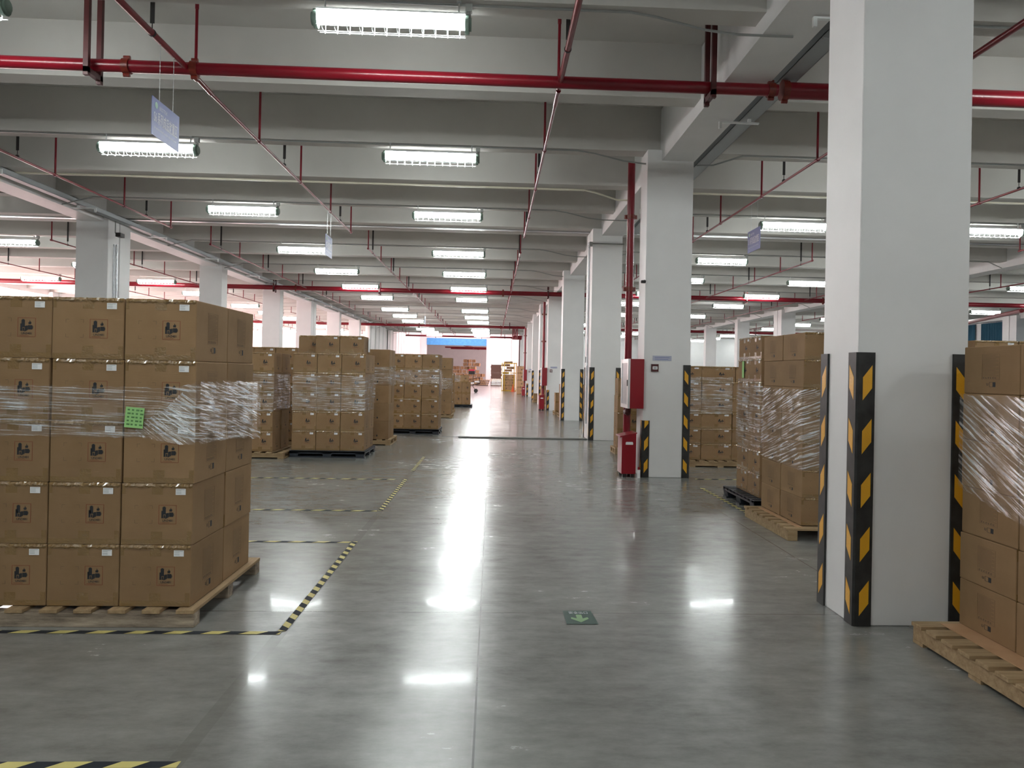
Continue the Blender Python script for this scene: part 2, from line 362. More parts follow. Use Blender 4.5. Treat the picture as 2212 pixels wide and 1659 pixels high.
for y, nm in NEAR.items():
    cab = y in (11.27, 31.37, 49.9)
    guard(2.23, y, 1, 1, .84 if cab else 1.67, 'striped rubber guard on the front left corner of the %s right row column' % nm, 'column corner guards', 3 if cab else 5)
    guard(2.92, y, -1, 1, 1.67, 'striped rubber guard on the front right corner of the %s right row column' % nm, 'column corner guards')
guard(2.23, 5.1, 1, -1, 1.67, 'striped rubber guard on the rear left corner of the nearest column', 'column corner guards')
guard(2.23, 18.55, 1, -1, 1.67, 'black and yellow corner guard on the rear corner of the twin column', 'column corner guards')

# ------------------------------------------------------------ lamps
def lamp_proto():
    r = empty('caged_tube_lamp', (0, 0, 0)); w = .66
    # local z=0 is the underside of the beam; body hangs below
    MB().prism([(-.07, -.205), (-.05, -.232), (.05, -.232), (.07, -.205), (.085, -.145), (-.085, -.145)], (-w, 0, 0), (0, 1, 0), (0, 0, 1), 2 * w).build('lamp_cover', tube, r)
    MB().box(-w, w, -.09, .09, -.145, -.13).box(-w, w, -.05, .05, -.13, -.115).build('lamp_tray', guardm, r)
    for s in (-1, 1):
        MB().cyl((s * w, 0, -.2), (s * (w + .035), 0, -.2), .085, 14, 0).cyl((s * (w + .03), 0, -.2), (s * (w + .055), 0, -.2), .06, 12, 0).build('end_cap', lampend, r, smooth=True)
    g = MB()
    for i in range(12):
        x = -w + .05 + i * (2 * w - .1) / 11
        g.path([(x, -.082, -.15), (x, -.085, -.285), (x, -.06, -.305), (x, .06, -.305), (x, .085, -.285), (x, .082, -.15)], .0035, 5)
    for y, z in ((-.085, -.285), (.085, -.285), (0, -.307)): g.cyl((-w, y, z), (w, y, z), .004, 5)
    g.build('wire_guard', guardm, r)
    for s in (-1, 1):
        h = MB().box(s * .6 - .02, s * .6 + .02, -.03, .03, -.006, 0).cyl((s * .6, 0, -.12), (s * .6, 0, -.003), .008, 8).box(s * .6 - .015, s * .6 + .015, -.035, .035, -.117, -.105)
        h.build('hanger', steel, r)
    MB().box(.66, .72, -.03, .03, -.09, -.02).cyl((.69, 0, -.15), (.69, 0, -.09), .02, 8).build('junction_box', conduit, r)
    return reg(r)
LY = [-6.1, -1.75, 2.6, 6.98, 11.38, 15.62, 20.6, 24.88, 29.3, 33.5, 39.6, 44.1, 48.5, 52.95, 57.5, 61.9, 66.4]
proto = None
BAYS = (('left outer bay', (-16.8, -12.6)), ('aisle bay', (-5.05, -.97)), ('right bay', (6.15, 10.33)), ('right outer bay', (17.8, 22.0)))
for j_, y in enumerate(LY):
    for bn, xs in BAYS:
        for k, x in enumerate(xs):
            if bn in ('left outer bay', 'right outer bay') and y < 14: continue
            if proto is None: o = proto = lamp_proto(); o.location = (x, y, ZBM)
            else: o = dup(proto, (x, y, ZBM))
            where = 'behind the camera' if j_ < 2 else '%s row ahead of the camera' % ORD[j_ - 2]
            where = where if j_ != 0 else 'last row behind the camera'
            tag(o, 'caged tube lamp in the %s, %s, %s one' % (bn, where, ('left', 'right')[k]), 'ceiling lamp', 'caged tube lamps under the beams')
# conduits feeding the lamps
for j_, y in enumerate(LY[2:]):
    pts = [(-8.0, 4.835), (1.2, 4.835), (1.45, 4.8), (1.9, 4.7), (2.2, 4.67), (2.72, 4.67)]
    mb = MB().path([(x, y + .02, z) for x, z in pts], .012, 7).path([(-8.0, y + .02, 4.835), (-8.3, y + .02, 4.75), (-8.6, y + .02, 4.67)], .012, 7)
    tag(mb.build('electrical_conduit', conduit), 'thin grey conduit along the %s lamp beam of the aisle bay' % ORD[j_], 'conduit', 'lamp conduits')
    mb = MB().path([(3.0, y + .02, 4.67), (3.25, y + .02, 4.68), (3.7, y + .02, 4.835), (13.6, y + .02, 4.835), (14, y + .02, 4.67)], .012, 7)
    tag(mb.build('electrical_conduit', conduit), 'thin grey conduit along the %s lamp beam of the right bay' % ORD[j_], 'conduit', 'lamp conduits')
for nm, x0, x1 in (('aisle bay', -8.5, 1.6), ('right bay', 3.0, 13.8)):
    mb = MB().box(x0, x1, 13.84, 13.88, 4.825, 4.86)
    if x0 < 0: mb.path([(1.6, 13.86, 4.84), (1.8, 13.86, 4.8), (2.2, 13.86, 4.68), (2.44, 13.86, 4.68)], .015, 6)
    tag(mb.build('cable_trunking', cream), 'cream trunking along a cross beam of the %s' % nm, 'cable trunking')

# ------------------------------------------------------------ cable trays
def tray(x, y0, y1, z, w, lab, br):
    r = empty('cable_tray', (x, y0, z)); Ln = y1 - y0
    mb = MB().box(-w / 2, w / 2, 0, Ln, 0, .006).box(-w / 2, -w / 2 + .006, 0, Ln, 0, .1).box(w / 2 - .006, w / 2, 0, Ln, 0, .1).box(-w / 2, w / 2, 0, Ln, .096, .1)
    mb.build('tray_channel', traym, r)
    sd = 1 if x > 0 else -1
    for yb in br:
        MB().box(*sorted((sd * (-w / 2 - .28), sd * (w / 2 + .02))), yb - y0 - .02, yb - y0 + .02, -.06, -.042).box(*sorted((sd * (-w / 2 - .28), sd * (-w / 2 - .25))), yb - y0 - .02, yb - y0 + .02, -.13, -.06).box(-.02, .02, yb - y0 - .015, yb - y0 + .015, -.045, .0).build('bracket', guardm, r)
    return tag(r, lab, 'cable tray')
tray(3.12, -6, 17.4, 4.71, .2, 'galvanised cable tray beside the nearest right columns', (2.6, 6.6, 9.4, 14.5))
tray(-8.47, -6, 53.5, 4.73, .15, 'long galvanised cable tray beside the left columns', (9, 13, 16, 19.4, 23, 27, 31, 35, 39, 45, 50))

# ------------------------------------------------------------ fire pipes
def coupling(parent, x, y, z, r, axis='x', m=None):
    a = (.035, 0, 0) if axis == 'x' else (0, .035, 0) if axis == 'y' else (0, 0, .035); c = Vector((x, y, z)); a = Vector(a)
    mb = MB().cyl(c - a, c + a, r + .016, 18); b = MB
    side = Vector((0, 0, 1)) if axis != 'z' else Vector((1, 0, 0))
    for s in (-1, 1):
        p = c + side * s * (r + .028); mb.cyl(p - a * .9, p + a * .9, .02, 8); 
    return mb.build('pipe_coupling', m or clampm, parent, smooth=True)
def ubracket(parent, x, z, y, r, top=ZS):
    mb = MB()
    mb.box(x - .025, x + .025, y - r - .09, y - r - .04, z - r - .09, top).box(x - .025 + .0, x + .025, y + r + .04, y + r + .09, z - r - .09, top)
    mb.box(x - .025, x + .025, y - r - .09, y + r + .09, z - r - .06, z - r - .005)
    return mb.build('hanging_bracket', dred, parent)
def mainpipe(name, pts, r, lab, coups=(), brs=(), big=None):
    o = empty(name, (0, 0, 0)); mb = MB()
    for a, b in zip(pts, pts[1:]): mb.cyl(a, b, r, 20)
    if big: mb.cyl(big[0], big[1], .09, 20)
    mb.build('pipe_run', red, o, smooth=True)
    for x in coups: coupling(o, x, pts[0][1], pts[0][2], r)
    for x in brs: ubracket(o, x, pts[0][2], pts[0][1], r)
    return tag(o, lab, 'fire pipe')
ZP = 4.6
m1 = mainpipe('fire_main_pipe', [(-20, 8.14, ZP), (3.0, 8.14, ZP)], .064, 'thick red fire main crossing the ceiling nearest the camera', (-3.85, -3.16, 2.93, -9.8), (-4.19, 2.27, -8.3), ((3.06, 8.14, ZP), (25, 8.14, ZP)))
coupling(m1, 3.08, 8.14, ZP, .09); ubracket(m1, 6.6, ZP, 8.14, .09)
mainpipe('fire_main_pipe', [(-20, 29.85, ZP), (25, 29.85, ZP)], .088, 'thick dark red fire main crossing the ceiling at mid hall', (-15, -7.6, .35, 5.8, 13), (-8.4, -4.4, 2.1, 9.9, 17))
mainpipe('fire_main_pipe', [(-20, 52.2, ZP), (2.15, 52.2, ZP)], .09, 'thick bright red fire main crossing the aisle far away', (-6, .5), (-5, 1.1))
mainpipe('fire_main_pipe', [(3, 52.2, ZP), (25, 52.2, ZP)], .09, 'thick red fire main crossing the right bay far away', (6, 12), (9, 18))
mainpipe('fire_main_pipe', [(-7.6, 67.2, ZP), (2.0, 67.2, ZP)], .07, 'thin red cross pipe below the end of the low ceiling', (), (-5, -1, 1))
mainpipe('fire_main_pipe', [(14.5, 20.5, 3.5), (22.5, 47, 3.5)], .06, 'sloping red pipe in front of the blue curtains', (), ())
for i, (x0, y, x1, z) in enumerate(((-6.2, 100, -.2, 4.7), (-6, 110, .4, 4.85))):
    mainpipe('fire_main_pipe', [(x0, y, z), (x1 + 3, y, z)], .09, 'red pipe on the ceiling beyond the far doorway, %s one' % ('nearer', 'farther')[i])
tag(MB().cyl((-3.6, 97, 4.9), (-2.2, 118, 5.05), .12, 10).build('fire_main_pipe', red), 'lengthwise red pipe beyond the far doorway', 'fire pipe')
RY = [1.6, 3.8, 6.1, 8.35, 10.6, 12.85, 15.2]
def branch(x, y0, y1, risers, rods, lab, thick=None, stepdown=True):
    o = empty('sprinkler_branch_pipe', (x, y0, ZP)); mb = MB(); yt = thick if thick else y0
    if thick: mb.cyl((0, 0, 0), (0, yt - y0, 0), .030, 14).cyl((0, yt - y0, 0), (0, yt - y0 + .5, -.02), .026, 12).cyl((0, yt - y0 + .5, -.02), (0, y1 - y0, -.02), .019, 12)
    else: mb.cyl((0, 0, -.0), (0, y1 - y0, 0), .019, 12)
    mb.build('pipe_run', red, o, smooth=True)
    for y in risers:
        zz = 0 if not thick or y < yt else -.02
        rr = MB().cyl((0, y - y0, zz), (0, y - y0, .80), .016, 10).cyl((0, y - y0 - .03, zz), (0, y - y0 + .03, zz), .028 if not (thick and y < yt) else .038, 10).cyl((0, y - y0, .72), (0, y - y0, .78), .021, 8)
        rr = rr.build('riser', red, o, smooth=True)
        MB().cyl((0, y - y0, .80), (0, y - y0, .85), .008, 6).cyl((0, y - y0, .85), (0, y - y0, .855), .02, 8).build('sprinkler_head', conduit, rr)
    for y in rods:
        hr = MB().box(-.02, .02, y - y0 - .004, y - y0 + .004, .09, .9).cyl((0, y - y0, .03), (0, y - y0, .1), .005, 6).cyl((0, y - y0 - .012, 0), (0, y - y0 + .012, 0), .036 if thick and y < yt else .026, 12)
        hr.build('hanger_rod', blackm, o)
    return tag(o, lab, 'sprinkler pipe', 'sprinkler branch pipes')
def ser(a, b, st):
    r = []; y = a
    while y <= b + .01: r.append(y); y += st
    return r
BR = (('second left of the aisle', -7.18), ('left of the camera', -3.23), ('above the aisle', .655), ('just right of the near column', 4.5), ('second right of the near column', 8.3), ('beside the left columns outside', -11.1), ('second outside the left columns', -15.2), ('third right of the near column', 12.2), ('fourth right of the near column', 16.4))
for nm, x in BR:
    far = x in (-10.0, -13.8, 11.0, 16.4)
    if not far or x > 0:
        branch(x, -4, 17.37, RY[2:] + [17.35], (4.95, 7.3, 11.85, 16.15), 'near red sprinkler branch pipe, the one %s' % nm, 8.3)
    branch(x, 19.75, 40.2, [19.77, 22.0, 24.2, 26.4, 28.6, 30.7, 32.6, 34.6, 36.2, 38.6, 40.15], (20.5, 24.75, 29.2, 33.3), 'mid hall red sprinkler branch pipe, the one %s' % nm)
    branch(x, 42.7, 65.9, ser(42.72, 65.9, 2.31), (44.4, 48.85, 53.35, 57.8), 'far red sprinkler branch pipe, the one %s' % nm)

# hydrant risers and cabinets
for y, nm, full in ((11.27, 'second', True), (31.37, 'fifth', True), (49.9, 'eighth', True)):
    xr = 2.03; yr = y + .69
    o = empty('fire_riser_pipe', (2.115, yr, 0))
    MB().cyl((0, 0, .0), (0, 0, 4.84 if y < 20 else 4.5), .057, 20).build('pipe_run', red, o, smooth=True)
    for z in (2.85, 3.98): coupling(o, 0, 0, z, .054, 'z')
    MB().cyl((-.02, 0, .93), (-.02, -.2, .93), .045, 14).cyl((-.02, -.2, .93), (-.02, -.2, 1.01), .045, 14).build('elbow', dred, o, smooth=True)
    tag(o, 'vertical red fire riser pipe beside the %s column of the right row' % nm, 'fire pipe')
    c = empty('hydrant_cabinet', (xr - .03, y - .07, 1.015))
    MB().box(.02, .225, .0, .62, 0, .73).build('cabinet_body', cabred, c, bevel=.004)
    d = MB().box(0, .02, .0, .62, 0, .73).box(-.012, 0, .0, .07, 0, .73).box(-.012, 0, .55, .62, 0, .73).box(-.012, 0, .07, .55, 0, .06).box(-.012, 0, .07, .55, .67, .73).build('door_frame', alum, c)
    MB().box(-.004, -.001, .07, .55, .06, .67).build('door_glass', door, d)
    MB().box(-.022, -.012, .03, .05, .33, .42).build('handle', blackm, d)
    tag(c, 'red fire hydrant cabinet with pale door on the riser of the %s column' % nm, 'hydrant cabinet')
    b = empty('extinguisher_box', (1.925, y - .02, 0)); q = [(0, .04), (.03, .0), (.03, 0)]
    mb = MB().box(0, .21, .0, .38, .05, .60)
    mb.add([(-.03, -.01, .585), (.22, -.01, .645), (.22, .39, .645), (-.03, .39, .585), (-.03, -.01, .605), (.22, -.01, .66), (.22, .39, .66), (-.03, .39, .605)], [(0, 3, 2, 1), (4, 5, 6, 7), (0, 1, 5, 4), (1, 2, 6, 5), (2, 3, 7, 6), (3, 0, 4, 7)])
    mb.add([(0, 0, .6), (.21, 0, .6), (.21, .38, .6), (0, .38, .6), (0, 0, .6), (.21, 0, .645), (.21, .38, .645), (0, .38, .6)], [(0, 1, 5, 4), (1, 2, 6, 5), (2, 3, 7, 6)])
    mb.build('box_body', cabred, b)
    MB().box(.02, .07, .02, .06, 0, .05).box(.14, .19, .02, .06, 0, .05).box(.02, .07, .32, .36, 0, .05).box(.14, .19, .32, .36, 0, .05).build('foot', blackm, b)
    MB().prism([(0, 0), (.11, 0), (.11, .03), (.1, .042), (.01, .042), (0, .03)], (.055, -.002, .48), (1, 0, 0), (0, 0, 1), .001).build('label_plate', label, b)
    tag(b, 'red slant-topped fire extinguisher box on the floor by the %s column' % nm, 'extinguisher box')
    s = MB().box(0, .28 * 1, 0, .004, 0, .075); s.rect((.03, -.001, .045), (1, 0, 0), (0, 0, 1), 0, .22, 0, .007, .001, 1); s.rect((.03, -.001, .02), (1, 0, 0), (0, 0, 1), 0, .2, 0, .007, .001, 1)
    s = s.build('notice_strip', [mat('lilac_paper_%d' % int(y), (.48, .50, .62), .6), signb], loc=(2.36, y - .006, 1.725))
    tag(s, 'small lilac paper notice taped to the %s column' % nm, 'notice')
    a = MB().box(0, .105, -.03, 0, 0, .11).build('alarm_button', mat('alarm_dark_%d' % int(y), (.07, .008, .01), .4), loc=(2.34, y, 1.565))
    MB().box(.016, .089, -.033, -.03, .032, .076).build('face_plate', label, a)
    MB().box(.03, .075, -.0345, -.033, .048, .058).build('printed_word', ink, a)
    tag(a, 'square dark red fire alarm call point on the %s column' % nm, 'alarm button')
fe = empty('fire_extinguisher', (2.17, 11.2, 0))
MB().cyl((0, 0, 0), (0, 0, .12), .025, 12, 0).build('bottle', label, fe, smooth=True)
MB().cyl((0, 0, .12), (0, 0, .16), .013, 10).build('cap', cabred, fe, smooth=True)
tag(fe, 'small white bottle with red cap standing by the second column', 'bottle')
# conduit riser and foil wrapped pipe at the twin column
mb = MB().cyl((2.2, 18.03, 1.9), (2.2, 18.03, 4.55), .014, 8).box(2.17, 2.23, 18.0, 18.06, 1.78, 1.92)
mb.cyl((2.2, 17.47, 4.5), (2.95, 17.47, 4.5), .014, 8).box(2.15, 2.22, 17.43, 17.5, 4.43, 4.53).cyl((2.2, 17.47, 4.5), (2.2, 18.03, 4.5), .014, 8)
tag(mb.build('electrical_conduit', conduit), 'grey conduit down the side of the twin column', 'conduit')
tag(MB().cyl((2.205, 17.94, .35), (2.205, 17.94, 4.6), .022, 8).build('wrapped_pipe', foil), 'silvery film covered pipe down the gap of the twin column', 'pipe')
mb = MB()
for dx, dy in ((0, 0), (.05, .02)): mb.cyl((-8.5 + dx, 17.58 + dy, 0), (-8.5 + dx, 17.58 + dy, 4.2), .026, 8)
tag(mb.build('wrapped_pipe', foil), 'silvery film wrapped pipes down the left twin column', 'pipe')
mb = empty('security_camera', (-8.3, 17.4, 4.42))
MB().cyl((-.1, 0, 0), (-.1, 0, .26), .012, 8).build('camera_mount', conduit, mb); MB().cyl((-.1, 0, 0), (0, 0, -.01), .012, 6).box(-.05, .06, -.1, .1, -.09, 0).build('camera_body', blackm, mb, bevel=.015)
tag(mb, 'small black security camera hanging by the left twin column', 'security camera')
mb = empty('security_camera', (2.2, 11.2, 2.85))
MB().cyl((0, 0, .05), (.03, .06, .05), .012, 8).build('camera_mount', conduit, mb); MB().box(-.05, .02, -.03, .03, .01, .05).build('camera_body', blackm, mb, bevel=.01)
tag(mb, 'small black security camera on the second column beside the riser', 'security camera')

# ------------------------------------------------------------ hanging signs
def sign(x, y0, y1, z0, z1, face, big, sub, lab, rot=0):
    r = empty('hanging_sign', (x, y0, 0)); Wd = y1 - y0
    MB().box(-.003, .003, 0, Wd, z0, z1).build('sign_board', signb, r)
    ux = Vector((0, 1, 0)) if face > 0 else Vector((0, -1, 0)); uz = Vector((0, 0, 1)); h = z1 - z0
    o = Vector((.0045 * face, 0 if face > 0 else Wd, z0))
    t = MB().text(big, h * .36, o + ux * Wd * .06 + uz * h * .38, ux, uz, 0, width=Wd * .86)
    t.text(sub, h * .09, o + ux * Wd * .08 + uz * h * .2, ux, uz, 0, width=Wd * .8)
    t.text('BESTEK', h * .14, o + ux * Wd * .24 + uz * h * .76, ux, uz, 0, width=Wd * .3)
    t.build('sign_lettering', signw, r)
    lg = MB(); c = o + ux * Wd * .14 + uz * h * .82
    pts = [(math.cos(a) * h * .085, math.sin(a) * h * .085) for a in [2 * math.pi * i / 20 for i in range(20)]]
    lg.prism(pts, c, ux, uz, .001)
    lg.build('logo', logog, r)
    for k in (.25, .75):
        ch = MB(); z = z1
        while z < ZP - .03:
            ch.cyl((0, Wd * k, z), (0, Wd * k, min(z + .02, ZP - .03)), .0045 if int(z * 50) % 2 else .003, 5); z += .02
        ch.build('chain', steel, r)
    tag(r, lab, 'hanging sign'); r.rotation_euler.z = rot
    return r
sign(-3.23, 7.33, 7.95, 3.67, 4.03, 1, 'S6 系列成品放置区', 'S6 series finished product placement area', 'blue hanging warehouse sign reading S6 on chains, nearest the camera')
sign(4.5, 12.87, 13.51, 3.71, 4.09, -1, 'S1 系列成品放置区', 'S1 series finished product placement area', 'blue hanging warehouse sign right of the second column')
sign(-3.23, 14.8, 15.4, 3.69, 4.09, 1, 'S5 系列成品放置区', 'S5 series finished product placement area', 'pale blue hanging sign farther down the left side of the aisle')
sign(-3.23, 36.1, 36.8, 3.72, 4.1, 1, 'S3 系列成品放置区', 'S3 series finished product placement area', 'tiny distant hanging sign above the aisle stacks')

# ------------------------------------------------------------ floor tape and floor sign
def ftape(x0, y0, x1, y1, lab, ph=0):
    st = .105 if y0 == y1 else .075
    a, b = Vector((x0, y0, 0)), Vector((x1, y1, 0)); d = (b - a); ln = d.length; d.normalize(); n_ = Vector((-d.y, d.x, 0)); wd = .024
    mb = MB(); k = 0; s = -.1 + ph; sl = .05
    while s < ln:
        c = [max(0, min(ln, q)) for q in (s, s + st, s + st + sl, s + sl)]
        if c[1] > c[0] or c[2] > c[3]:
            p = [a + d * c[0] - n_ * wd, a + d * c[1] - n_ * wd, a + d * c[2] + n_ * wd, a + d * c[3] + n_ * wd]
            mb.add([(q.x, q.y, .0025) for q in p], [(0, 1, 2, 3)], k % 2)
        s += st; k += 1
    return tag(mb.build('floor_tape', [tapey, tapek]), lab, 'floor tape', 'yellow and black floor marking tape')
ftape(-3.4, 4.42, -1.17, 4.42, 'yellow and black tape across the floor in front of the nearest pallet')
ftape(-1.17, 4.45, -1.17, 6.78, 'yellow and black tape along the aisle beside the nearest pallet')
ftape(-5, 6.75, -1.2, 6.75, 'yellow and black tape across the floor just behind the nearest pallet')
ftape(-6, 8.27, -1.2, 8.27, 'yellow and black tape across the floor of the empty bay, nearer line')
ftape(-1.17, 8.3, -1.17, 10.75, 'yellow and black tape along the aisle beside the empty bay')
ftape(-7, 10.68, -1.3, 10.68, 'faint yellow and black tape across the floor, farther line of the empty bay')
ftape(-1.17, 11.6, -1.17, 13.6, 'worn yellow and black tape along the aisle by the second stack row')
ftape(-3, 2.955, -1.15, 2.955, 'yellow and black tape at the bottom left edge of the view')
ftape(3.0, 11.15, 6.5, 11.15, 'faint tape across the floor right of the second column')
ftape(2.85, 8.3, 2.85, 10.3, 'faint tape beside the black pallet of the right bay')
fs_ = MB().add([(.484, 4.86, .003), (.64, 4.86, .003), (.655, 4.60, .003), (.487, 4.60, .003)], [(3, 2, 1, 0)]).build('floor_sign', greenf)
fs_.data.transform(Matrix.Translation((-.565, -4.73, 0))); fs_.data.transform(Matrix.Diagonal((1.15, 1, 1, 1))); fs_.location = (.565, 4.73, 0)
a = MB().prism([(-.018, .045), (-.018, -.03), (-.05, -.005), (-.055, -.035), (0, -.1), (.055, -.035), (.05, -.005), (.018, -.03), (.018, .045)], (0, 0, .004), (1, 0, 0), (0, 1, 0), .0005)
a.build('arrow', greena, fs_); MB().text('安全出口', .05, (-.06, .065, .0045), (1, 0, 0), (0, 1, 0), 0, width=.12).build('lettering', signw, fs_)
tag(fs_, 'dark green floor sticker with a green exit arrow in the aisle', 'floor sign')

# ------------------------------------------------------------ cartons
def front_print(mb, w, h, y):
    o = Vector((-w / 2, y, 0)); ux = Vector((1, 0, 0)); uz = Vector((0, 0, 1)); e = -.0006
    def R(x0, x1, z0, z1, m): mb.rect(o + Vector((0, e, 0)), ux, uz, x0 * w, x1 * w, z0 * h, z1 * h, .0004, m)
    x0, x1, z0, z1 = .525, .775, .345, .655; t = .006
    R(x0, x1, z0, z0 + t, 1); R(x0, x1, z1 - t, z1, 1); R(x0, x0 + t, z0, z1, 1); R(x1 - t, x1, z0, z1, 1)
    for bx, sx in ((.19, 1), (.435, -1)):
        for bz, sz in ((.355, 1), (.645, -1)):
            a, b = sorted((bx, bx + sx * .045)); R(a, b, bz - .003, bz + .003, 2)
            a, b = sorted((bz, bz + sz * .055)); R(bx - .0025, bx + .0025, a, b, 2)
    # cells: tall one, small slanting ones, a lying one, flame
    R(.578, .625, .50, .62, 0); R(.588, .615, .62, .63, 0); R(.563, .59, .44, .56, 0); R(.596, .616, .44, .49, 0)
    def poly(pts, m): mb.prism([(a * w, b * h) for a, b in pts], o + Vector((0, e, 0)), ux, uz, .0005, m)
    poly([(.618, .43), (.642, .44), (.652, .53), (.628, .52)], 0); poly([(.645, .44), (.668, .46), (.668, .53), (.65, .525)], 0)
    R(.672, .73, .465, .535, 0); R(.732, .74, .48, .52, 0)
    poly([(.672, .57), (.68, .59), (.687, .58), (.694, .62), (.702, .585), (.709, .595), (.716, .572), (.706, .545), (.694, .555), (.682, .545)], 0)
    mb.text('UN3481', h * .05, o + Vector((.65 * w, e - .0005, .385 * h)), ux, uz, 0, 'CENTER', width=.15 * w)
    R(.55, .68, .366, .372, 1)
def side_print(mb, d, h, x, s):
    ux = Vector((0, s, 0)); uz = Vector((0, 0, 1)); o = Vector((x + s * .0006, -s * d / 2, 0))
    def R(a, b, z0, z1, m): mb.rect(o, ux, uz, a * d, b * d, z0 * h, z1 * h, .0004, m)
    for i in range(17):
        z = .80 - i * .026; R(.36, .64 - (0 if i % 3 else .05), z, z + .006, 2)
    R(.345, .348, .30, .83, 2); R(.655, .658, .30, .83, 2); R(.345, .658, .30, .303, 2); R(.345, .658, .83, .833, 2)
    for i in range(6):
        a = .37 + i * .042; R(a, a + .026, .32, .325, 0); R(a, a + .006, .32, .355, 0); R(a + (.02 if i % 2 else .01), a + .026, .35, .356, 0)
    R(.54, .59, .15, .25, 0); R(.48, .54, .15, .155, 0); R(.48, .54, .245, .25, 0); R(.48, .485, .15, .25, 0); R(.43, .46, .18, .186, 0); R(.43, .436, .18, .23, 0); R(.455, .461, .18, .23, 0)
def carton(w, d, h, m=None, detail=2):
    # origin: centre of the bottom; front faces -Y
    bvl = .006; mb = MB().box(-w / 2, w / 2, -d / 2, d / 2, 0, h)
    r = mb.build('cardboard_box', m or card)
    if detail: bv = r.modifiers.new('b', 'BEVEL'); bv.width = .005; bv.segments = 2
    tp = MB(); y = -d / 2 - .0008
    def T(x0, x1, z0, z1): tp.box(x0, x1, y, y + .0004, z0, z1)
    T(-w / 2 + .004, w / 2 - .004, .004, .034); T(-.032, .032, .034, .078); T(w / 2 - .03, w / 2 - .004, .034, .08)
    tp.build('packing_tape', tape, r); tp = MB()
    T(-w / 2 + .004, w / 2 - .004, h - .02, h - .003); T(-.032, .032, h - .062, h - .02); T(-w / 2 + .004, -w / 2 + .022, h - .06, h - .02)
    if detail > 1:
        nx = 34; vs = []; fs = []                       # crinkled lip of tape folded over the top edge
        R_ = random.uniform
        for i in range(nx + 1):
            xx = -w / 2 + .004 + (w - .008) * i / nx
            vs += [(xx, y - R_(.0005, .002), h - .016 - R_(0, .010)), (xx, y - R_(.002, .009), h - .010 - R_(0, .006)), (xx, y + R_(-.002, .004), h + R_(.0005, .003)), (xx, y + R_(.008, .014), h + .001)]
        for i in range(nx):
            for q in range(3): fs.append((4 * i + q, 4 * i + 4 + q, 4 * i + 5 + q, 4 * i + 1 + q))
        tp.add(vs, fs)
    tp.build('packing_tape', tape, r)
    if detail:
        lb = MB().box(w * .26, w * .40, y - .0022, y - .0016, h * .825, h * .925, 0)
        for q in (.908, .888, .863, .845): lb.box(w * .27, w * (.385 if q > .9 else .34), y - .0026, y - .0022, h * q, h * (q + .006), 1)
        lb.build('shipping_label', [label, lblink], r)['label'] = 'white shipping label'
    pr = MB(); front_print(pr, w, h, -d / 2)
    for s in (1, -1): side_print(pr, d, h, s * w / 2, s)
    pr.build('printed_marks', [ink, redink, faint], r)
    return reg(r)
CACHE = {}
LAY = {5: ['bottom', 'second', 'middle', 'fourth', 'top'], 6: ['bottom', 'second', 'third', 'fourth', 'fifth', 'top'], 7: ['bottom', 'second', 'third', 'fourth', 'fifth', 'sixth', 'top']}
def lay(i, n): return LAY[n][i] if n in LAY else ('bottom', 'second', 'third', 'top')[i] if n == 4 else ('bottom', 'middle', 'top')[i] if n == 3 else ('lower', 'upper')[i] if n == 2 else 'single'
def put(w, d, h, x, y, z, rz, lab, grp, m=None, detail=2, jit=.003):
    key = (w, d, h, (m or card).name, detail)
    if key not in CACHE: CACHE[key] = o = carton(w, d, h, m, detail)
    else: o = dup(CACHE[key])
    o.location = (x + random.uniform(-jit, jit), y + random.uniform(-jit, jit), z); o.rotation_euler.z = rz + random.uniform(-.006, .006)
    return tag(o, lab, 'cardboard box', grp)
def stack(name, x0, y0, z0, w, d, h, cols, rows, n, rz=0, hide=(), m=None, detail=2, names=None, lean=0, skip=()):
    # cols along X (footprint w if rz=0 else d), rows along Y; only the boxes on an exposed side are built
    fw, fd = (w, d) if rz == 0 else (d, w); gx, gy = .006, .01
    for k in range(n):
        for i in range(cols):
            for j in range(rows):
                if (i, j) in hide or (i, j, k) in skip: continue
                cn = ('left', 'middle', 'right') if cols == 3 else ('left', 'right') if cols == 2 else ('',) if cols == 1 else ('far left', 'mid left', 'mid right', 'far right')
                rn = ('front', 'back') if rows == 2 else ('front', 'middle', 'back') if rows == 3 else ('',)
                pos = ' '.join(q for q in (rn[j], cn[i]) if q)
                put(w, d, h, x0 + fw / 2 + i * (fw + gx) + random.uniform(-.004, .004) * (k > 0), y0 + fd / 2 + j * (fd + gy), z0 + k * (h + .0015), rz,
                    '%s layer carton%s, %s' % (lay(k, n), (' at ' + pos) if pos else '', name), 'cartons of ' + name, m, detail)
